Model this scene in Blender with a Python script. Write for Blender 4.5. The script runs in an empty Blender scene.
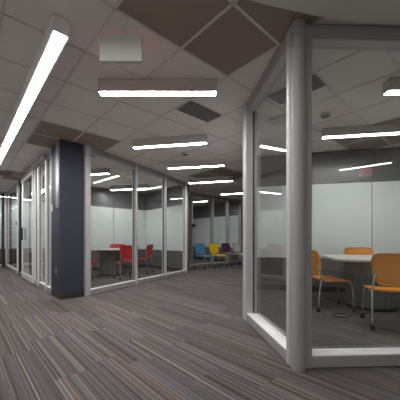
import bpy, math, random
from mathutils import Vector, Matrix
random.seed(4)
sc = bpy.context.scene
col = sc.collection
PI = math.pi
TH = math.radians(42.0)
CU, SU = math.cos(TH), math.sin(TH)
H = 2.70            # ceiling height
EYE = 1.01

def ab(a, b):       # building grid (a across the corridor, b along it) to world
    return (a*CU - b*SU, a*SU + b*CU)

# ------------------------------------------------------------------ materials
def mat(name, color, rough=0.5, metal=0.0, spec=0.5, emit=None, estr=0, bump=None, coat=0):
    m = bpy.data.materials.new(name); m.use_nodes = True
    nt = m.node_tree; p = nt.nodes['Principled BSDF']
    p.inputs['Base Color'].default_value = (*color, 1)
    p.inputs['Roughness'].default_value = rough
    p.inputs['Metallic'].default_value = metal
    p.inputs['Specular IOR Level'].default_value = spec
    p.inputs['Coat Weight'].default_value = coat
    p.inputs['Coat Roughness'].default_value = 0.05
    if emit:
        p.inputs['Emission Color'].default_value = (*emit, 1)
        p.inputs['Emission Strength'].default_value = estr
    # subtle procedural variation
    tc = nt.nodes.new('ShaderNodeTexCoord'); nz = nt.nodes.new('ShaderNodeTexNoise')
    sca, amt = bump if bump else (30, 0.02)
    nz.inputs['Scale'].default_value = sca; nz.inputs['Detail'].default_value = 4
    nt.links.new(tc.outputs['Object'], nz.inputs['Vector'])
    b = nt.nodes.new('ShaderNodeBump'); b.inputs['Strength'].default_value = amt
    b.inputs['Distance'].default_value = 0.01
    nt.links.new(nz.outputs['Fac'], b.inputs['Height'])
    if not emit: nt.links.new(b.outputs['Normal'], p.inputs['Normal'])
    return m

M = {}
M['alu'] = mat('brushed aluminium', (0.56, 0.56, 0.57), 0.5, 0.35, bump=(90, 0.01))
M['alu_pale'] = mat('pale aluminium', (0.80, 0.80, 0.81), 0.42, 0.15, bump=(90, 0.01))
M['rail'] = mat('grey anodised rail', (0.36, 0.345, 0.335), 0.48, 0.25, bump=(90, 0.01))
M['sill'] = mat('rail top in lit tone', (0.92, 0.93, 0.94), 0.35, 0.0)  # near white, stands for light falling on the grey rail top
M['black'] = mat('black metal', (0.022, 0.022, 0.024), 0.5)
M['gasket'] = mat('black rubber gasket', (0.03, 0.03, 0.03), 0.7)
M['navy'] = mat('dark slate blue paint', (0.030, 0.036, 0.058), 0.62, bump=(60, 0.08))
M['column'] = mat('satin grey aluminium column', (0.36, 0.355, 0.355), 0.6, 0.2, bump=(90, 0.002))
M['slate'] = mat('slate satin metal', (0.20, 0.21, 0.25), 0.35, 0.4)
M['navybase'] = mat('dark vinyl base', (0.03, 0.029, 0.029), 0.55)
M['wallpaint'] = mat('light wall paint', (0.78, 0.77, 0.75), 0.8, bump=(80, 0.05))
M['lowwall'] = mat('grey brown wall covering', (0.155, 0.142, 0.135), 0.7, bump=(80, 0.1))
M['band'] = mat('charcoal glossy upper panel', (0.165, 0.168, 0.176), 0.25, bump=(6, 0.005))
M['board'] = mat('white marker glass', (0.79, 0.85, 0.85), 0.16, bump=(5, 0.004))
M['gyp'] = mat('painted gypsum', (0.74, 0.74, 0.69), 0.9, bump=(120, 0.04))
M['whitem'] = mat('white enamel', (0.78, 0.76, 0.75), 0.5)
M['fixt'] = mat('fixture housing', (0.50, 0.475, 0.465), 0.5)
M['lens'] = mat('lit lens', (0.9, 0.9, 0.9), 0.4, emit=(1.0, 0.965, 0.95), estr=15.0)
M['vent'] = mat('grey vent metal', (0.20, 0.20, 0.195), 0.6)
M['ventdark'] = mat('dark duct', (0.09, 0.09, 0.09), 0.9)
M['tee'] = mat('ceiling tee', (0.68, 0.65, 0.635), 0.6)
M['dktile'] = mat('brown acoustic tile', (0.33, 0.272, 0.235), 0.95, bump=(200, 0.25))
M['chrome'] = mat('silver tube', (0.62, 0.62, 0.63), 0.25, 0.8)
M['table'] = mat('pale laminate', (0.62, 0.63, 0.62), 0.35)
M['tedge'] = mat('table edge band', (0.45, 0.43, 0.40), 0.5)
M['drum'] = mat('grey pedestal', (0.17, 0.175, 0.17), 0.55, 0.1)
M['signgrey'] = mat('grey plastic housing', (0.62, 0.64, 0.60), 0.45)
M['red_emit'] = mat('lit red letters', (0.8, 0.05, 0.05), 0.5, emit=(1.0, 0.05, 0.06), estr=0.7)
M['outlet'] = mat('grey outlet plate', (0.25, 0.25, 0.26), 0.5)
for n, c in (('orange', (0.80, 0.31, 0.035)), ('red', (0.62, 0.025, 0.03)), ('blue', (0.075, 0.26, 0.42)),
             ('yellow', (0.82, 0.60, 0.02)), ('purple', (0.11, 0.045, 0.10)), ('white', (0.80, 0.82, 0.82)),
             ('navyblue', (0.03, 0.04, 0.10))):
    M[n] = mat(n + ' moulded plastic', c, 0.42, bump=(60, 0.03))

def ceiling_mat():
    m = bpy.data.materials.new('white acoustic tile'); m.use_nodes = True
    nt = m.node_tree; p = nt.nodes['Principled BSDF']; p.inputs['Roughness'].default_value = 0.95
    tc = nt.nodes.new('ShaderNodeTexCoord'); nz = nt.nodes.new('ShaderNodeTexNoise')
    nz.inputs['Scale'].default_value = 160; nz.inputs['Detail'].default_value = 5
    nt.links.new(tc.outputs['Object'], nz.inputs['Vector'])
    r = nt.nodes.new('ShaderNodeValToRGB')
    r.color_ramp.elements[0].position = 0.3; r.color_ramp.elements[0].color = (0.74, 0.70, 0.68, 1)
    r.color_ramp.elements[1].position = 0.6; r.color_ramp.elements[1].color = (0.84, 0.80, 0.78, 1)
    nt.links.new(nz.outputs['Fac'], r.inputs['Fac']); nt.links.new(r.outputs['Color'], p.inputs['Base Color'])
    return m
M['tile'] = ceiling_mat()

def glass_mat():
    m = bpy.data.materials.new('clear partition glass'); m.use_nodes = True
    nt = m.node_tree
    for n in list(nt.nodes): nt.nodes.remove(n)
    out = nt.nodes.new('ShaderNodeOutputMaterial'); mx = nt.nodes.new('ShaderNodeMixShader')
    tr = nt.nodes.new('ShaderNodeBsdfTransparent'); tr.inputs['Color'].default_value = (0.955, 0.975, 0.968, 1)
    gl = nt.nodes.new('ShaderNodeBsdfGlossy'); gl.inputs['Roughness'].default_value = 0.0
    gl.inputs['Color'].default_value = (1, 1, 1, 1)
    fr = nt.nodes.new('ShaderNodeFresnel'); fr.inputs['IOR'].default_value = 1.5
    ge = nt.nodes.new('ShaderNodeNewGeometry'); mr = nt.nodes.new('ShaderNodeMapRange')
    mr.inputs['To Min'].default_value = 1.5; mr.inputs['To Max'].default_value = 1/1.5
    nt.links.new(ge.outputs['Backfacing'], mr.inputs['Value']); nt.links.new(mr.outputs[0], fr.inputs['IOR'])
    nt.links.new(fr.outputs[0], mx.inputs[0]); nt.links.new(tr.outputs[0], mx.inputs[1])
    nt.links.new(gl.outputs[0], mx.inputs[2]); nt.links.new(mx.outputs[0], out.inputs['Surface'])
    return m
M['glass'] = glass_mat()

def carpet_mat():
    m = bpy.data.materials.new('striped plank carpet'); m.use_nodes = True
    nt = m.node_tree; N = nt.nodes; L = nt.links
    p = N['Principled BSDF']; p.inputs['Roughness'].default_value = 0.95
    p.inputs['Specular IOR Level'].default_value = 0.15
    p.inputs['Sheen Weight'].default_value = 0.10; p.inputs['Sheen Roughness'].default_value = 0.5
    def math_(op, a, b=None, c=None):
        n = N.new('ShaderNodeMath'); n.operation = op
        for i, v in enumerate((a, b, c)):
            if v is None: continue
            if isinstance(v, (int, float)): n.inputs[i].default_value = v
            else: L.new(v, n.inputs[i])
        return n.outputs[0]
    tc = N.new('ShaderNodeTexCoord'); mp = N.new('ShaderNodeMapping')
    mp.inputs['Rotation'].default_value = (0, 0, -TH)
    L.new(tc.outputs['Object'], mp.inputs['Vector'])
    sp = N.new('ShaderNodeSeparateXYZ'); L.new(mp.outputs[0], sp.inputs[0])
    a, b = sp.outputs[0], sp.outputs[1]
    pa = math_('FLOOR', math_('DIVIDE', a, 0.25))
    wn0 = N.new('ShaderNodeTexWhiteNoise'); wn0.noise_dimensions = '1D'; L.new(pa, wn0.inputs['W'])
    bs = math_('ADD', math_('DIVIDE', b, 1.0), wn0.outputs['Value'])
    pb = math_('FLOOR', bs)
    cmb = N.new('ShaderNodeCombineXYZ'); L.new(pa, cmb.inputs[0]); L.new(pb, cmb.inputs[1])
    wn1 = N.new('ShaderNodeTexWhiteNoise'); wn1.noise_dimensions = '2D'; L.new(cmb.outputs[0], wn1.inputs['Vector'])
    # stripe id within plank, jittered width
    jit = N.new('ShaderNodeTexNoise'); jit.noise_dimensions = '1D'; jit.inputs['Scale'].default_value = 18
    jit.inputs['Detail'].default_value = 2
    aw = math_('ADD', a, math_('MULTIPLY', wn1.outputs['Value'], 7.31)); L.new(aw, jit.inputs['W'])
    sid = math_('FLOOR', math_('MULTIPLY', math_('ADD', aw, math_('MULTIPLY', jit.outputs['Fac'], 0.05)), 200))
    wn2 = N.new('ShaderNodeTexWhiteNoise'); wn2.noise_dimensions = '2D'
    c2 = N.new('ShaderNodeCombineXYZ'); L.new(sid, c2.inputs[0])
    L.new(wn1.outputs['Value'], c2.inputs[1]); L.new(c2.outputs[0], wn2.inputs['Vector'])
    r = N.new('ShaderNodeValToRGB'); cr = r.color_ramp; cr.interpolation = 'CONSTANT'
    pal = [(0, (0.045, 0.037, 0.036)), (0.14, (0.092, 0.080, 0.077)), (0.34, (0.135, 0.120, 0.114)),
           (0.52, (0.078, 0.071, 0.072)), (0.64, (0.118, 0.122, 0.142)), (0.78, (0.190, 0.145, 0.105)),
           (0.85, (0.230, 0.205, 0.185)), (0.93, (0.115, 0.075, 0.060))]
    cr.elements[0].position = 0; cr.elements[0].color = (*pal[0][1], 1)
    cr.elements[1].position = pal[1][0]; cr.elements[1].color = (*pal[1][1], 1)
    for q, c in pal[2:]:
        e = cr.elements.new(q); e.color = (*c, 1)
    L.new(wn2.outputs['Value'], r.inputs['Fac'])
    # per plank value shift and yarn fleck
    hv = N.new('ShaderNodeHueSaturation'); L.new(r.outputs['Color'], hv.inputs['Color'])
    hv.inputs['Saturation'].default_value = 0.95
    fl = N.new('ShaderNodeTexNoise'); fl.inputs['Scale'].default_value = 220; fl.inputs['Detail'].default_value = 3
    L.new(tc.outputs['Object'], fl.inputs['Vector'])
    v = math_('ADD', math_('MULTIPLY', wn1.outputs['Value'], 0.26), math_('MULTIPLY', fl.outputs['Fac'], 0.5))
    v = math_('ADD', v, 0.56); L.new(v, hv.inputs['Value'])
    L.new(hv.outputs['Color'], p.inputs['Base Color'])
    bp = N.new('ShaderNodeBump'); bp.inputs['Strength'].default_value = 0.25; bp.inputs['Distance'].default_value = 0.004
    L.new(fl.outputs['Fac'], bp.inputs['Height']); L.new(bp.outputs[0], p.inputs['Normal'])
    return m
M['carpet'] = carpet_mat()

# ------------------------------------------------------------------ mesh builder
class MB:
    def __init__(s): s.v = []; s.f = []; s.sm = []
    def add(s, vs, fs, smooth=False):
        n = len(s.v); s.v += [tuple(x) for x in vs]
        for f in fs: s.f.append([i+n for i in f]); s.sm.append(smooth)
        return s
    def box(s, x0, x1, y0, y1, z0, z1):
        vs = [(x, y, z) for z in (z0, z1) for y in (y0, y1) for x in (x0, x1)]
        return s.add(vs, [(0,2,3,1),(4,5,7,6),(0,1,5,4),(2,6,7,3),(0,4,6,2),(1,3,7,5)])
    def prism(s, pts, z0, z1):
        n = len(pts)
        vs = [(x, y, z0) for x, y in pts] + [(x, y, z1) for x, y in pts]
        return s.add(vs, [tuple(range(n-1, -1, -1)), tuple(range(n, 2*n))] + [(i, (i+1) % n, n+(i+1) % n, n+i) for i in range(n)])
    def cyl(s, x, y, z0, z1, r, n=24, r1=None):
        r1 = r if r1 is None else r1
        vs = [(x+r*math.cos(2*PI*i/n), y+r*math.sin(2*PI*i/n), z0) for i in range(n)]
        vs += [(x+r1*math.cos(2*PI*i/n), y+r1*math.sin(2*PI*i/n), z1) for i in range(n)]
        s.add(vs, [(i, (i+1) % n, n+(i+1) % n, n+i) for i in range(n)], True)
        return s.add(vs, [tuple(range(n-1, -1, -1)), tuple(range(n, 2*n))])
    def tube(s, pts, r, n=8, r1=None):
        pts = [Vector(p) for p in pts]; k = len(pts); r1 = r if r1 is None else r1
        d0 = (pts[1]-pts[0]).normalized()
        up = Vector((0, 0, 1)) if abs(d0.z) < 0.9 else Vector((1, 0, 0))
        u = d0.cross(up).normalized(); vs = []
        for i, p in enumerate(pts):
            if i == 0: d = pts[1]-pts[0]
            elif i == k-1: d = pts[-1]-pts[-2]
            else: d = (pts[i+1]-pts[i]).normalized() + (pts[i]-pts[i-1]).normalized()
            d.normalize(); u = (u - d*u.dot(d)).normalized(); w = d.cross(u)
            rr = r + (r1-r)*i/(k-1)
            for j in range(n):
                t = 2*PI*j/n; vs.append(p + u*rr*math.cos(t) + w*rr*math.sin(t))
        fs = [(i*n+j, i*n+(j+1) % n, (i+1)*n+(j+1) % n, (i+1)*n+j) for i in range(k-1) for j in range(n)]
        s.add(vs, fs, True)
        return s.add(vs, [tuple(range(n-1, -1, -1)), tuple(range((k-1)*n, k*n))])
    def build(s, name, m, parent=None, bevel=0):
        me = bpy.data.meshes.new(name); me.from_pydata(s.v, [], s.f); me.validate(); me.update()
        for p, q in zip(me.polygons, s.sm): p.use_smooth = q
        me.materials.append(m)
        o = bpy.data.objects.new(name, me); col.objects.link(o)
        if parent: o.parent = parent
        if bevel:
            b = o.modifiers.new('bevel', 'BEVEL'); b.width = bevel; b.segments = 2; b.limit_method = 'ANGLE'
        return o

def tag(o, label=None, cat=None, group=None, kind=None):
    if label: o['label'] = label
    if cat: o['category'] = cat
    if group: o['group'] = group
    if kind: o['kind'] = kind
    return o
def empty(name, loc, rz=0.0):
    o = bpy.data.objects.new(name, None); col.objects.link(o)
    o.location = loc; o.rotation_euler = (0, 0, rz); o.empty_display_size = 0.1
    return o
def struct(o, label, cat='wall'):
    o['kind'] = 'structure'; o['label'] = label; o['category'] = cat; return o
def copy_tree(o, parent=None):
    c = o.copy(); col.objects.link(c); c.parent = parent
    for ch in list(o.children): copy_tree(ch, c)
    return c

def smooth_path(pts, n=6):
    """Catmull-Rom through 3-D points"""
    P = [Vector(p) for p in pts]; P = [P[0]*2-P[1]] + P + [P[-1]*2-P[-2]]
    out = []
    for i in range(1, len(P)-2):
        for k in range(n):
            t = k/n; a, b, c, d = P[i-1:i+3]
            out.append(0.5*((2*b)+(c-a)*t+(2*a-5*b+4*c-d)*t*t+(3*b-a-3*c+d)*t**3))
    out.append(P[-2]); return out

# ------------------------------------------------------------------ shell
struct(MB().box(-12, 8, -4.6, 16, -0.08, 0).build('floor', M['carpet']), 'grey brown striped plank carpet floor', 'floor')

ceil = MB().box(-12, 8, -4.6, 16, H+0.006, H+0.10).build('ceiling', M['tile'])
struct(ceil, 'suspended ceiling of square acoustic tiles', 'ceiling')
TS = 0.61; A0, B0 = 1.455, 1.26
def clipline(fn, lim):
    pass
g = MB()
def strip(p, q, w, z0, z1, mb):
    p = Vector(p); q = Vector(q); d = (q-p).normalized(); n = Vector((-d.y, d.x))*w/2
    mb.prism([tuple(p-n), tuple(q-n), tuple(q+n), tuple(p+n)], z0, z1)
def inbox(x, y): return -11.9 < x < 7.9 and -4.5 < y < 15.9
def clipped(fn, t0, t1):
    ts = [t0+(t1-t0)*i/800 for i in range(801)]
    ok = [t for t in ts if inbox(*fn(t))]
    return (fn(ok[0]), fn(ok[-1])) if len(ok) > 2 else None
for k in range(-24, 30):
    for fn in (lambda t, k=k: ab(A0+k*TS, t), lambda t, k=k: ab(t, B0+k*TS)):
        c = clipped(fn, -20, 24)
        if c: strip(c[0], c[1], 0.024, H, H+0.006, g)
g.build('ceiling_grid', M['tee'], ceil)
d = MB()
for i in range(-2, 3):
    for j in range(-2, 4):
        for p in (0, 1):
            for q in (0, 1):
                a = 0.845+3.66*i+p*TS; b = 0.65+3.66*j+q*TS
                pts = [ab(a+.012, b+.012), ab(a+TS-.012, b+.012), ab(a+TS-.012, b+TS-.012), ab(a+.012, b+TS-.012)]
                if all(inbox(*t) for t in pts): d.prism(pts, H+0.003, H+0.0055)
d.build('brown_tile', M['dktile'], ceil)
# lowered gypsum panel over the corner room front
gy = [(-0.6, 1.62), (0.15, 1.80), (0.497, 1.905), (0.90, 2.00), (1.42, 2.07), (5.0, 2.18), (5.0, 0.4), (-0.6, 0.4)]
struct(MB().prism(gy[::-1], H-0.02, H+0.001).build('trim_1', M['gyp']), 'smooth painted gypsum ceiling border', 'ceiling panel')

# outer envelope (mostly out of sight, seen in reflections)
struct(MB().box(-12, 8, -4.75, -4.6, 0, H+.1).build('wall_rear', M['wallpaint']), 'light painted wall')
struct(MB().box(8, 8.15, -4.6, 16, 0, H+.1).build('wall_right_outer', M['wallpaint']), 'light painted outer wall')
struct(MB().box(-12, 8, 16, 16.15, 0, H+.1).build('wall_far', M['wallpaint']), 'light painted far wall')
struct(MB().box(-12.15, -12, -4.6, 16, 0, H+.1).build('wall_left_outer', M['wallpaint']), 'light painted outer wall')
w = MB(); strip(ab(-1.8, -3.2), ab(-1.8, 13.0), 0.12, 0, H, w)
struct(w.build('wall_corridor', M['wallpaint']), 'light painted corridor wall')

# ------------------------------------------------------------------ glazed partitions
def partition(name, P0, P1, posts, label, gy=0.09, depth=0.13, top=0.10, bot=0.094, gap=None):
    """posts: (s0, s1, material). Outer face on local y=0, room on +y."""
    P0 = Vector(P0); P1 = Vector(P1); dd = P1-P0; L = dd.length
    e = empty(name, (P0.x, P0.y, 0), math.atan2(dd.y, dd.x)); struct(e, label, 'glass partition')
    MB().box(0, L, 0, depth, H-top, H-0.001).build('top_rail', M['rail'], e, 0.004)
    MB().box(0, L, 0.012, depth-.012, H-top-.012, H-top).build('lit_rail_underside', M['alu'], e)  # rail underside, paler metal stands in for light bounced from below
    MB().box(0, L, 0, depth, 0.006, bot).build('bottom_rail', M['column'], e, 0.003)
    MB().box(0, L, 0.012, depth-.012, 0.0, 0.006).build('floor_gasket', M['gasket'], e)
    MB().box(0.002, L-.002, 0.006, depth-.006, bot, bot+.008).build('lit_rail_top', M['sill'], e)  # upward face of the rail, ceiling light put into its colour
    prev = None
    for (s0, s1, mk) in posts:
        MB().box(s0, s1, -0.006, depth+.006, 0.0, H-.002).build('post', M[mk], e, 0.006)
        if prev is not None and s0-prev > 0.03 and not (gap and prev-.01 < gap < s0):
            MB().box(prev+.001, s0-.001, gy-.005, gy+.005, bot+.008, H-top-.012).build('glass_pane', M['glass'], e)
            for q in (prev+.003, s0-.011):
                MB().box(q, q+.008, gy-.009, gy+.009, bot+.008, H-top-.012).build('glazing_bead', M['gasket'], e)
        prev = s1
    return e

# left room front, corner room sides and front
partition('wall_middle', (-2.015, 4.77), (-0.385, 8.02),
          [(-.035, .075, 'alu'), (1.31, 1.365, 'alu'), (2.47, 2.525, 'alu'), (3.55, 3.636, 'alu_pale')],
          'long glazed partition of the room with red chairs', gy=0.055, depth=0.10)
partition('wall_right', (0.563, 3.36), (0.718, 2.12),
          [(0.0, .075, 'alu'), (1.185, 1.249, 'alu')], 'glazed side partition of the corner room')
partition('wall_front', (0.797, 2.082), (4.90, 2.255),
          [(0, .078, 'column'), (1.62, 1.69, 'alu'), (3.2, 3.27, 'alu'), (4.03, 4.10, 'alu')],
          'glazed front partition of the corner room')
P0 = ab(1.25, 12.0); P1 = ab(1.25, 5.47)
def s_of(b): return 12.0-b
partition('wall_left', P0, P1,
          [(0, .05, 'alu_pale'), (s_of(9.45), s_of(9.37), 'alu_pale'), (s_of(9.14), s_of(8.90), 'black'),
           (s_of(8.62), s_of(8.24), 'alu_pale'), (s_of(7.02), s_of(6.93), 'alu_pale'), (s_of(6.68), s_of(6.58), 'alu_pale'),
           (s_of(5.96), s_of(5.88), 'alu_pale'), (s_of(5.52), s_of(5.47), 'alu')],
          'glazed corridor partition beside the navy pillar', gy=0.035, depth=0.10, gap=s_of(7.6))
partition('wall_back', ab(5.26, 7.33), ab(9.05, 7.33),
          [(0, .07, 'alu'), (0.93, 1.0, 'rail'), (2.0, 2.07, 'alu'), (2.88, 2.95, 'alu'), (3.70, 3.79, 'alu')],
          'glazed partition behind the row of chairs')
partition('wall_end', ab(-1.73, 12.0), ab(1.20, 12.0),
          [(0, .07, 'alu'), (0.95, 1.02, 'alu'), (1.9, 1.97, 'alu'), (2.87, 2.93, 'black')],
          'glazed partition closing the corridor end')

# corner columns
cp = empty('trim_2', (0.769, 2.080, 0)); struct(cp, 'round aluminium corner column', 'column')
MB().cyl(0, 0, 0.0, H-.003, 0.052, 40).build('column_shaft', M['column'], cp)
MB().box(-.050, .03, .0, .06, 0, H-.004).build('column_core', M['rail'], cp, 0.002)
struct(MB().cyl(0.575, 3.392, 0, H-.003, 0.03, 28).build('trim_3', M['alu']), 'slim round aluminium end column', 'column')
MB().box(0, .1, 0, .1, 0, H-.004)

# pillar
pe = empty('trim_4', (0, 0, 0)); struct(pe, 'dark slate blue pillar beside the glass', 'pillar')
MB().prism([ab(1.25, 4.90), ab(1.625, 4.90), ab(1.625, 5.47), ab(1.25, 5.47)], 0.0, H-.002).build('pillar_shaft', M['navy'], pe)
MB().prism([ab(1.242, 4.892), ab(1.633, 4.892), ab(1.633, 5.46), ab(1.242, 5.46)], 0.0, 0.115).build('baseboard', M['navybase'], pe)
MB().prism([ab(1.235, 4.93), ab(1.25, 4.93), ab(1.25, 5.12), ab(1.235, 5.12)], 1.55, H-.003).build('metal_cover', M['slate'], pe)
o = MB().prism([ab(1.243, 5.10), ab(1.2505, 5.10), ab(1.2505, 5.17), ab(1.243, 5.17)], .41, .52).build('outlet', M['outlet'], None, .002)
tag(o, 'small grey outlet plate low on the dark pillar side', 'outlet')
cr = empty('card_reader', (*ab(1.245, 5.38), 1.52))
tag(cr, 'small pale wall control on the pillar side by the glass', 'wall control')
MB().prism([(Vector(ab(da, db))).to_tuple() for da, db in ((-.022, -.03), (0, -.03), (0, .03), (-.022, .03))], 0, .12).build('housing', M['whitem'], cr, .003)
MB().prism([ab(-.024, -.018), ab(-.022, -.018), ab(-.022, .018), ab(-.024, .018)], .03, .10).build('face_plate', M['signgrey'], cr)

# solid room walls with upper charcoal panels; marker boards are things hung on them
def solid_wall(name, P0, P1, label, seams, boards, blabels, thick=0.12, group=None, up=True, top=2.08):
    """room face on local y=0, room on -y; wall body y 0..thick"""
    P0 = Vector(P0); P1 = Vector(P1); dd = P1-P0; L = dd.length; rz = math.atan2(dd.y, dd.x)
    e = empty(name, (P0.x, P0.y, 0), rz); struct(e, label)
    MB().box(0, L, 0, thick, 0, H-.001).build('wall_body', M['lowwall'], e)
    MB().box(0, L, -.012, 0, 0, .10).build('base_strip', M['navybase'], e)
    s = [0]+list(seams)+[L]
    if up:
        for i in range(len(s)-1):
            MB().box(s[i]+.007, s[i+1]-.007, -.014, 0, 2.085, H-.004).build('upper_panel', M['band'], e, .002)
    for i in range(len(s)-1):
        if i in boards:
            c = Vector((P0.x, P0.y)) + dd.normalized()*s[i]
            b = empty('whiteboard', (c.x, c.y, 0.655), rz)
            tag(b, blabels[boards.index(i)], 'whiteboard', group)
            w_ = s[i+1]-s[i]
            MB().box(.007, w_-.007, -.018, -.001, 0, top-.655).build('board_surface', M['board'], b, .002)
            MB().box(.004, w_-.004, -.020, -.001, -.012, 0).build('bottom_trim', M['rail'], b)
    return e
# corner room back wall: from left (1.0,5.47) to right (4.9,4.585)
n = Vector((0.975, -0.222))
def wb(t): p = Vector((2.2, 5.2)) + n*t; return (p.x, p.y)
s0 = -1.23
solid_wall('wall_corner_back', wb(s0), wb(2.8), 'back wall of the corner room',
           [1.025-1.22-s0, 1.025-s0, 2.245-s0], [0, 1, 2],
           ['glossy whiteboard seen past the round metal column',
            'glossy whiteboard behind the table with orange chairs, left of the dark seam',
            'glossy whiteboard right of the dark vertical seam, above the near orange chair'])
# corner room hidden side (runs along the line of sight) and right side
w = MB(); strip((0.655, 3.52), (0.945, 5.38), 0.08, 0, H-.001, w)
struct(w.build('wall_corner_side', M['wallpaint']), 'narrow side wall of the corner room')
struct(MB().box(4.90, 5.0, -4.6, 5.0, 0, H-.001).build('wall_corner_right', M['wallpaint']), 'light painted right wall')
# left room
solid_wall('wall_room_back', ab(1.36, 8.65), ab(5.10, 8.65), 'back wall of the room with red chairs',
           [.08, 1.29, 2.50], [0, 1, 2, 3][1:],
           ['whiteboard on the red chair room back wall, partly behind the dark pillar',
            'whiteboard on the back wall behind the red chairs and their table',
            'whiteboard beside the inner corner of the red chair room'])
solid_wall('wall_room_side', ab(5.10, 8.62), ab(5.10, 6.28), 'side wall of the room with red chairs',
           [1.18], [0, 1],
           ['whiteboard on the side wall right of the inner corner',
            'whiteboard nearest the pale end post of the long glazed partition'])
# second room off the corridor
solid_wall('wall_second_room', ab(4.4, 12.8), ab(4.4, 8.80), 'inner wall of the second corridor room', [2.4], [0, 1],
           ['far left pale whiteboard seen through the corridor glass',
            'pale whiteboard seen through the second corridor pane'], up=False, top=2.6)
solid_wall('wall_end_room', ab(-1.7, 12.9), ab(4.3, 12.9), 'wall of the room past the corridor end', [2.0, 4.0], [0, 1, 2],
           ['whiteboard past the corridor end glazing on its left', 'whiteboard past the corridor end glazing at centre', 'whiteboard past the corridor end glazing on its right'], up=False, top=2.6)
# room behind the row of chairs
solid_wall('wall_far_room_side', ab(9.05, 10.98), ab(9.05, 7.50), 'far wall of the room behind the colourful chairs', [1.18, 2.36], [0, 1, 2],
           ['whiteboard seen above the blue chair through the far glass',
            'whiteboard seen above the yellow chair through the far glass',
            'whiteboard seen above the white chair through the far glass'])
solid_wall('wall_far_room_back', ab(5.2, 11.0), ab(9.05, 11.0), 'back wall of the room behind the colourful chairs', [1.3, 2.6], [],
           [])

# ------------------------------------------------------------------ sliding door on the corridor
dr = empty('door_1', (*ab(1.25, 8.22), 0), math.atan2(-CU, SU)); struct(dr, 'sliding glass door hung on the corridor partition', 'door')
# local x runs towards the camera (decreasing b), local -y is the corridor
DW = 1.27
for q in (0, DW-.035): MB().box(q, q+.035, -.050, -.018, .03, 2.56).build('stile', M['alu_pale'], dr, .004)
MB().box(.035, DW-.035, -.050, -.018, .03, .16).build('bottom_stile', M['alu_pale'], dr, .003)
MB().box(.035, DW-.035, -.050, -.018, 2.48, 2.56).build('top_stile', M['alu'], dr, .003)
MB().box(.035, DW-.035, -.042, -.034, .16, 2.48).build('glass_pane', M['glass'], dr)
MB().box(-.05, DW+1.2, -.065, -.007, 2.56, 2.63).build('track', M['rail'], dr, .003)
hd = MB(); hd.box(.15, .175, -.085, -.06, 1.0, 1.3); hd.box(.15, .175, -.062, -.056, 1.0, 1.03); hd.box(.15, .175, -.062, -.056, 1.27, 1.3)
hd.build('door_handle', M['black'], dr)

# ------------------------------------------------------------------ room signs
def room_sign(a, b, rz, z, label, off):
    e = empty('room_sign', (*ab(a, b), z), rz); tag(e, label, 'sign')
    MB().box(-.09, .09, off-.012, off, 0, .11).build('plate', M['black'], e, .002)
room_sign(6.28, 7.33, TH, 1.46, 'black room sign on the frame left of the yellow chair', -.007)
room_sign(1.25, 9.75, math.atan2(-CU, SU), 1.45, 'small black room sign on the corridor glass beside the black post', .028)
room_sign(0.70, 12.0, TH, 1.46, 'small black room sign on the corridor end glazing', .083)

# ------------------------------------------------------------------ ceiling lights
def light(x, y, ang, L, label, group='linear ceiling lights', wd=.10, hgt=.125):
    """near-left underside corner at x,y ; runs along ang"""
    e = empty('ceiling_light', (x, y, H-hgt), ang); tag(e, label, 'ceiling light', group)
    m = MB(); t = .006
    m.box(0, L, 0, t, 0, hgt); m.box(0, L, wd-t, wd, 0, hgt); m.box(0, t, t, wd-t, 0, hgt); m.box(L-t, L, t, wd-t, 0, hgt)
    m.box(t, L-t, t, wd-t, hgt-t, hgt)
    m.box(t, L-t, t, t+.005, 0, .01); m.box(t, L-t, wd-t-.005, wd-t, 0, .01)
    m.build('housing', M['fixt'], e)
    MB().box(t, L-t, t+.005, wd-t-.005, -0.003, 0.012).build('lens', M['lens'], e)
    return e
D = math.radians
c = ab(0.515, 2.215)
# long run along the corridor: six 1.8 m sections butted
lr = empty('ceiling_light', (c[0], c[1], H-.125), TH+PI/2); tag(lr, 'very long linear ceiling light running down the corridor at left', 'ceiling light')
m = MB(); LL = 8.4
m.box(0, LL, -.006, 0, 0, .125); m.box(0, LL, -.115, -.109, 0, .125); m.box(0, .006, -.109, -.006, 0, .125)
m.box(LL-.006, LL, -.109, -.006, 0, .125); m.box(.006, LL-.006, -.109, -.006, .119, .125)
m.box(.006, LL-.006, -.015, -.006, 0, .01); m.box(.006, LL-.006, -.109, -.100, 0, .01)
m.build('housing', M['whitem'], lr)
MB().box(.006, LL-.006, -.100, -.015, -.003, .012).build('lens', M['lens'], lr)

light(-1.075, 2.81, 0, 1.25, 'nearest short linear ceiling light, below the large brown tiles')
light(-1.14, 4.51, D(-10.4), 1.26, 'linear ceiling light, second in the lobby row from the camera')
light(-0.71, 5.84, D(-11), 1.24, 'linear ceiling light, third in the lobby row from the camera')
light(-0.32, 7.39, D(-15), 1.22, 'linear ceiling light, fourth in the lobby row, above the glass end post')
light(0.71, 9.25, D(-20), 1.22, 'farthest linear ceiling light in the lobby, above the chair row')
light(1.98, 2.79, 0, 1.25, 'linear ceiling light at the right edge inside the corner room')
light(1.875, 4.05, D(-9.3), 1.25, 'linear ceiling light above the table with orange chairs')
light(-3.38, 6.58, D(-14), 1.24, 'linear ceiling light in the red chair room just behind the pillar')
light(-2.85, 8.43, D(-13), 1.26, 'linear ceiling light deep in the red chair room near its whiteboards')
x, y = ab(2.3, 10.0); light(x, y, D(-14), 1.24, 'linear ceiling light in the second corridor room')
x, y = ab(0.2, 12.4); light(x, y, D(20), 1.24, 'linear ceiling light past the corridor end glazing')
x, y = ab(6.9, 9.0); light(x, y, D(-20), 1.24, 'linear ceiling light in the room behind the coloured chairs')
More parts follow.
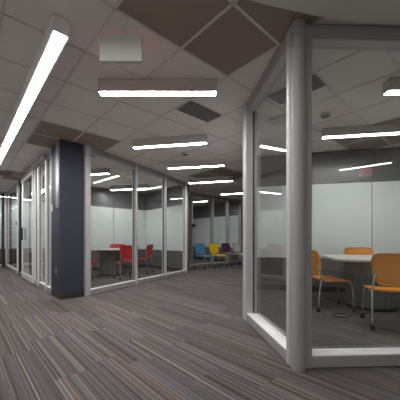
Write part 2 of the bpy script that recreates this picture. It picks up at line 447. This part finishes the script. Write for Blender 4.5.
x, y = ab(6.2, 10.1); light(x, y, D(-20), 1.24, 'second linear ceiling light, added to brighten the room behind the coloured chairs')  # extra lamp added to lift the dark upper panels in this room
# out-of-view lobby lights: first mirrored in the glass, others added for illumination
light(3.50, -1.50, D(43), .95, 'linear ceiling light behind the viewpoint, mirrored in the corner room glass')
light(-1.1, 1.15, 0, 1.25, 'unseen linear ceiling light added directly overhead for illumination')
light(-0.9, -0.6, D(8), 1.25, 'unseen linear ceiling light added behind the viewpoint, middle of the lobby')
light(1.3, -2.6, D(8), 1.25, 'unseen linear ceiling light added behind the viewpoint, near the rear wall')

# ------------------------------------------------------------------ vents, detectors
def vent(a, b, la, lb, label):
    e = empty('air_vent', (*ab(a, b), H-.012), TH); tag(e, label, 'air vent', 'ceiling air vents')
    m = MB(); w = .018
    m.box(-la/2, la/2, -lb/2, -lb/2+w, 0, .012); m.box(-la/2, la/2, lb/2-w, lb/2, 0, .012)
    m.box(-la/2, -la/2+w, -lb/2+w, lb/2-w, 0, .012); m.box(la/2-w, la/2, -lb/2+w, lb/2-w, 0, .012)
    m.build('frame', M['vent'], e)
    MB().box(-la/2+w, la/2-w, -lb/2+w, lb/2-w, .009, .0115).build('backing', M['ventdark'], e)
    m = MB()
    if la > lb:
        k = 12
        for i in range(k):
            y = -lb/2+w+(lb-2*w)*(i+.5)/k; m.box(-la/2+w, la/2-w, y-.006, y+.006, .001, .0085)
    else:
        k = 12
        for i in range(k):
            x = -la/2+w+(la-2*w)*(i+.5)/k; m.box(x-.006, x+.006, -lb/2+w, lb/2-w, .001, .0085)
    m.build('slats', M['vent'], e)
vent(2.365, 2.63, .54, .28, 'grey ceiling vent just right of the nearest short light')
vent(2.83, 1.52, .27, .56, 'grey ceiling vent behind the round corner column')
vent(0.86, 8.40, .27, .56, 'grey ceiling vent far down the corridor at left')
def detector(x, y, label, r=.065):
    e = empty('smoke_detector', (x, y, H-.045)); tag(e, label, 'smoke detector')
    MB().cyl(0, 0, .012, .045, r, 28).build('base', M['signgrey'], e)
    MB().cyl(0, 0, 0, .012, r*.6, 24, r*.9).build('cap', M['vent'], e)
detector(1.69, 3.59, 'small round smoke detector in the corner room ceiling')
detector(-.29, 5.21, 'small round detector between two lobby ceiling lights', .075)
detector(-1.77, 8.35, 'small round detector in the red chair room ceiling', .07)

# ------------------------------------------------------------------ exit signs
def exit_sign(x, y, rz, label, w=.33, h=.215, top=2.632, text_far=True):
    e = empty('exit_sign', (x, y, top-h), rz); tag(e, label, 'exit sign')
    MB().box(-w/2, w/2, 0, .045, 0, h).build('housing', M['signgrey'], e, .006)
    MB().box(.0, .05, .016, .030, h, H-top+h-.002).build('canopy', M['signgrey'], e)
    cu = bpy.data.curves.new('exit_letters', 'FONT'); cu.body = 'EXIT'; cu.size = .17; cu.extrude = .0015
    cu.align_x = 'CENTER'; cu.align_y = 'CENTER'
    t = bpy.data.objects.new('exit_letters', cu); col.objects.link(t)
    dg = bpy.context.evaluated_depsgraph_get(); me = bpy.data.meshes.new_from_object(t.evaluated_get(dg))
    bpy.data.objects.remove(t)
    me.materials.clear(); me.materials.append(M['red_emit'])
    o = bpy.data.objects.new('exit_letters', me); col.objects.link(o); o.parent = e
    o.matrix_local = Matrix.Translation((0, .047, h/2)) @ Matrix.Rotation(PI, 4, 'Z') @ Matrix.Rotation(PI/2, 4, 'X')
    return e
exit_sign(-0.625, 2.10, 0, 'back of a grey exit sign hanging from the ceiling above the nearest short light')
exit_sign(4.0, -1.38, D(4), 'exit sign behind the viewpoint, mirrored red in the corner room glass')

# ------------------------------------------------------------------ chairs
def chair_proto(name, label, mk):
    e = empty(name, (0, 0, 0)); tag(e, label, 'chair')
    pm = M[mk]
    # seat: curved shell with waterfall front
    nx, ny = 13, 13; top = []; W = .235
    def seat_pt(u, v):
        # u -1..1 , v -1..1 ; superellipse outline
        k = (abs(u)**6+abs(v)**6)
        sc_ = 1.0 if k < 1e-9 else max(abs(u), abs(v))/((abs(u)**5+abs(v)**5)**(1/5))
        x = u*W*sc_*(1-.04*(v < 0)*abs(v)); y = v*.225*sc_+.01
        z = .447 - .018*(1-u*u)*(1-v*v) - .035*max(0, v-.35)**2/.42 + .012*max(0, -v-.5)
        return (x, y, z)
    vs = [seat_pt(-1+2*i/(nx-1), -1+2*j/(ny-1)) for j in range(ny) for i in range(nx)]
    n_ = nx*ny
    vb = [(x*.985, y*.985, z-.022) for x, y, z in vs]
    fs = [(j*nx+i, j*nx+i+1, (j+1)*nx+i+1, (j+1)*nx+i) for j in range(ny-1) for i in range(nx-1)]
    fb = [(a+n_, d_+n_, c_+n_, b_+n_) for a, b_, c_, d_ in fs]
    rim = [i for i in range(nx)]+[j*nx+nx-1 for j in range(1, ny)]+[(ny-1)*nx+i for i in range(nx-2, -1, -1)]+[j*nx for j in range(ny-2, 0, -1)]
    side = [(rim[(k+1) % len(rim)], rim[k], rim[k]+n_, rim[(k+1) % len(rim)]+n_) for k in range(len(rim))]
    MB().add(vs+vb, fs+fb+side, True).build('seat', pm, e)
    # backrest: wide curved shell, narrower at the foot
    nx, nz = 13, 11; F = []; B = []
    for j in range(nz):
        v = j/(nz-1); 
        for i in range(nx):
            u = -1+2*i/(nx-1)
            hw = .185+.062*min(1, v*1.5)**.7
            s_ = max(abs(u), abs(2*v-1))/((abs(u)**7+abs(2*v-1)**7)**(1/7)) if (abs(u)+abs(2*v-1)) > 1e-6 else 1
            x = u*hw*s_; vv = .5+(v-.5)*s_
            z = .500+.362*vv; y = -.205-.075*vv - .038*(1-u*u) - .012*math.sin(PI*vv)*-1
            F.append((x, y, z)); B.append((x, y-.014, z-.001))
    n_ = nx*nz
    fs = [(j*nx+i, j*nx+i+1, (j+1)*nx+i+1, (j+1)*nx+i) for j in range(nz-1) for i in range(nx-1)]
    fb = [(a+n_, d_+n_, c_+n_, b_+n_) for a, b_, c_, d_ in fs]
    rim = [i for i in range(nx)]+[j*nx+nx-1 for j in range(1, nz)]+[(nz-1)*nx+i for i in range(nx-2, -1, -1)]+[j*nx for j in range(nz-2, 0, -1)]
    side = [(rim[(k+1) % len(rim)], rim[k], rim[k]+n_, rim[(k+1) % len(rim)]+n_) for k in range(len(rim))]
    MB().add(F+B, [f[::-1] for f in fs]+[f[::-1] for f in fb]+side, True).build('backrest', pm, e)
    fr = MB()
    for s in (-1, 1):
        fr.tube(smooth_path([(s*.205, .17, .418), (s*.212, 0, .415), (s*.215, -.17, .42), (s*.222, -.225, .47), (s*.213, -.236, .55), (s*.19, -.245, .66)]), .0105)
    fr.tube([(-.205, .15, .415), (.205, .15, .415)], .009); fr.tube([(-.213, -.15, .415), (.213, -.15, .415)], .009)
    fr.build('seat_frame', M['chrome'], e)
    for s in (-1, 1):
        for fy in (1, -1):
            if fy > 0: pts = [(s*.205, .15, .418), (s*.215, .205, .36), (s*.222, .235, .07)]
            else: pts = [(s*.219, -.21, .45), (s*.226, -.232, .36), (s*.232, -.262, .07)]
            lg = MB().tube(smooth_path(pts), .011).build('leg', M['chrome'], e)
            cx, cy = pts[-1][0], pts[-1][1]
            cm = MB()
            for q in (-.013, .013):
                vs = []; nn = 16
                for t in range(nn):
                    an = 2*PI*t/nn
                    vs.append((cx+q-.008, cy+.024*math.cos(an), .025+.024*math.sin(an)))
                vs += [(x+.016, y, z) for x, y, z in vs]
                cm.add(vs, [(t, (t+1) % nn, nn+(t+1) % nn, nn+t) for t in range(nn)], True)
                cm.add(vs, [tuple(range(nn)), tuple(range(2*nn-1, nn-1, -1))])
            cm.box(cx-.006, cx+.006, cy-.01, cy+.01, .02, .075)
            cm.build('caster', M['black'], lg)
    return e
def put(o, x, y, hx, hy, label, group=None):
    o.location = (x, y, 0); o.rotation_euler = (0, 0, math.atan2(hy, hx)-PI/2)
    o['label'] = label
    if group: o['group'] = group
oc = chair_proto('stacking_chair', '', 'orange')
oc2, oc3 = copy_tree(oc), copy_tree(oc)
put(oc, 2.22, 3.13, .33, .94, 'orange plastic chair nearest the glass, seen from behind', 'orange chairs round the corner room table')
put(oc2, 1.925, 3.95, 1, -.03, 'orange chair seen side on, at the left of the pale table', 'orange chairs round the corner room table')
put(oc3, 2.89, 4.68, -.18, -.98, 'orange chair on the far side of the table before the whiteboard', 'orange chairs round the corner room table')
rc = chair_proto('stacking_chair', '', 'red')
rs = [rc]+[copy_tree(rc) for _ in range(3)]
rl = [(-1.95, 6.97, -.6, .8, 'red chair nearest the glass, seen from behind, at the right of the table'),
      (-2.66, 8.33, .02, -1, 'red chair on the far side of the table, only its back top showing'),
      (-2.97, 6.98, 1, .05, 'red chair right of the dark pillar, only its seat showing'),
      (-1.76, 8.06, -.98, .2, 'red chair seen side on, away from the table between two posts')]
for o, a in zip(rs, rl): put(o, *a, group='red chairs round the left room table')
for k, (x, nm, lb) in enumerate(((6.40, 'blue', 'light blue chair, leftmost of the row by the far glass'),
                                 (7.10, 'yellow', 'bright yellow chair in the row by the far glass'),
                                 (7.77, 'purple', 'dark purple chair between the yellow and white chairs'),
                                 (8.40, 'white', 'pale grey white chair, last of the row beside the round column'))):
    o = chair_proto('stacking_chair', lb, nm); put(o, *ab(x, 6.86), SU, -CU, lb, 'chairs in a row by the far glass')

# ------------------------------------------------------------------ tables
def rrect(hw, hd, r, n=8):
    pts = []
    for cx, cy, a0 in ((hw-r, hd-r, 0), (-hw+r, hd-r, 90), (-hw+r, -hd+r, 180), (hw-r, -hd+r, 270)):
        for i in range(n+1):
            t = math.radians(a0+90*i/n); pts.append((cx+r*math.cos(t), cy+r*math.sin(t)))
    return pts
def table_(x, y, rz, label, hw=.6, hd=.6):
    e = empty('meeting_table', (x, y, 0), rz); tag(e, label, 'table')
    MB().prism(rrect(hw, hd, .16), .715, .745).build('tabletop', M['table'], e, .003)
    MB().prism(rrect(hw+.003, hd+.003, .163), .712, .735).build('edge_band', M['tedge'], e)
    m = MB(); n = 72; pts = []
    for i in range(n):
        t = 2*PI*i/n; r = .335 if i % 3 else .32
        pts.append((r*math.cos(t), r*math.sin(t)))
    m.prism(pts, .04, .70).build('pedestal', M['drum'], e)
    MB().cyl(0, 0, 0, .04, .345, 48).build('base_ring', M['black'], e)
    m = MB(); m.box(-hw+.15, hw-.15, -.025, .025, .67, .712); m.box(-.025, .025, -hd+.15, hd-.15, .67, .712)
    m.build('support_frame', M['black'], e)
    return e
table_(2.58, 4.04, D(-13), 'pale square meeting table with rounded corners among orange chairs')
table_(-2.54, 7.72, D(0), 'pale meeting table with drum pedestal among red chairs')

# power cable on the corner room floor
pts = smooth_path([(2.40, 3.66, .008), (2.28, 3.62, .008), (2.10, 3.60, .008), (1.96, 3.50, .008), (1.86, 3.42, .008), (1.74, 3.50, .008), (1.82, 3.60, .008), (1.95, 3.60, .008)])
tag(MB().tube(pts, .007, 8).build('power_cable', M['black']), 'black cable looped on the carpet beneath the pale table', 'cable')

# dark blue low ottomans behind the corridor glass
for a, b, lb in ((1.75, 10.1, 'dark blue block stool behind the corridor glass between black posts'), (0.75, 12.45, 'dark blue block stool behind the corridor end glazing')):
    e = empty('block_stool', (*ab(a, b), 0), TH); tag(e, lb, 'stool')
    MB().box(-.22, .22, -.22, .22, .05, .42).build('body', M['navyblue'], e, .02)
    MB().box(-.225, .225, -.225, .225, .42, .47).build('cushion', M['navyblue'], e, .02)
    MB().box(-.18, .18, -.18, .18, 0, .05).build('plinth', M['black'], e)

# ------------------------------------------------------------------ camera, world, view
cd = bpy.data.cameras.new('camera'); cam = bpy.data.objects.new('camera', cd); col.objects.link(cam)
cam.location = (0, 0, EYE); cam.rotation_euler = (PI/2, 0, 0)
cd.sensor_fit = 'HORIZONTAL'; cd.sensor_width = 24; cd.lens = 16.0; cd.shift_y = 39.5/400
cd.clip_start = .05
sc.camera = cam
wd = bpy.data.worlds.new('world'); sc.world = wd; wd.use_nodes = True
wd.node_tree.nodes['Background'].inputs[0].default_value = (.5, .5, .5, 1)
wd.node_tree.nodes['Background'].inputs[1].default_value = .2
sc.view_settings.view_transform = 'Standard'; sc.view_settings.look = 'None'
sc.view_settings.exposure = 1.68; sc.view_settings.gamma = 1
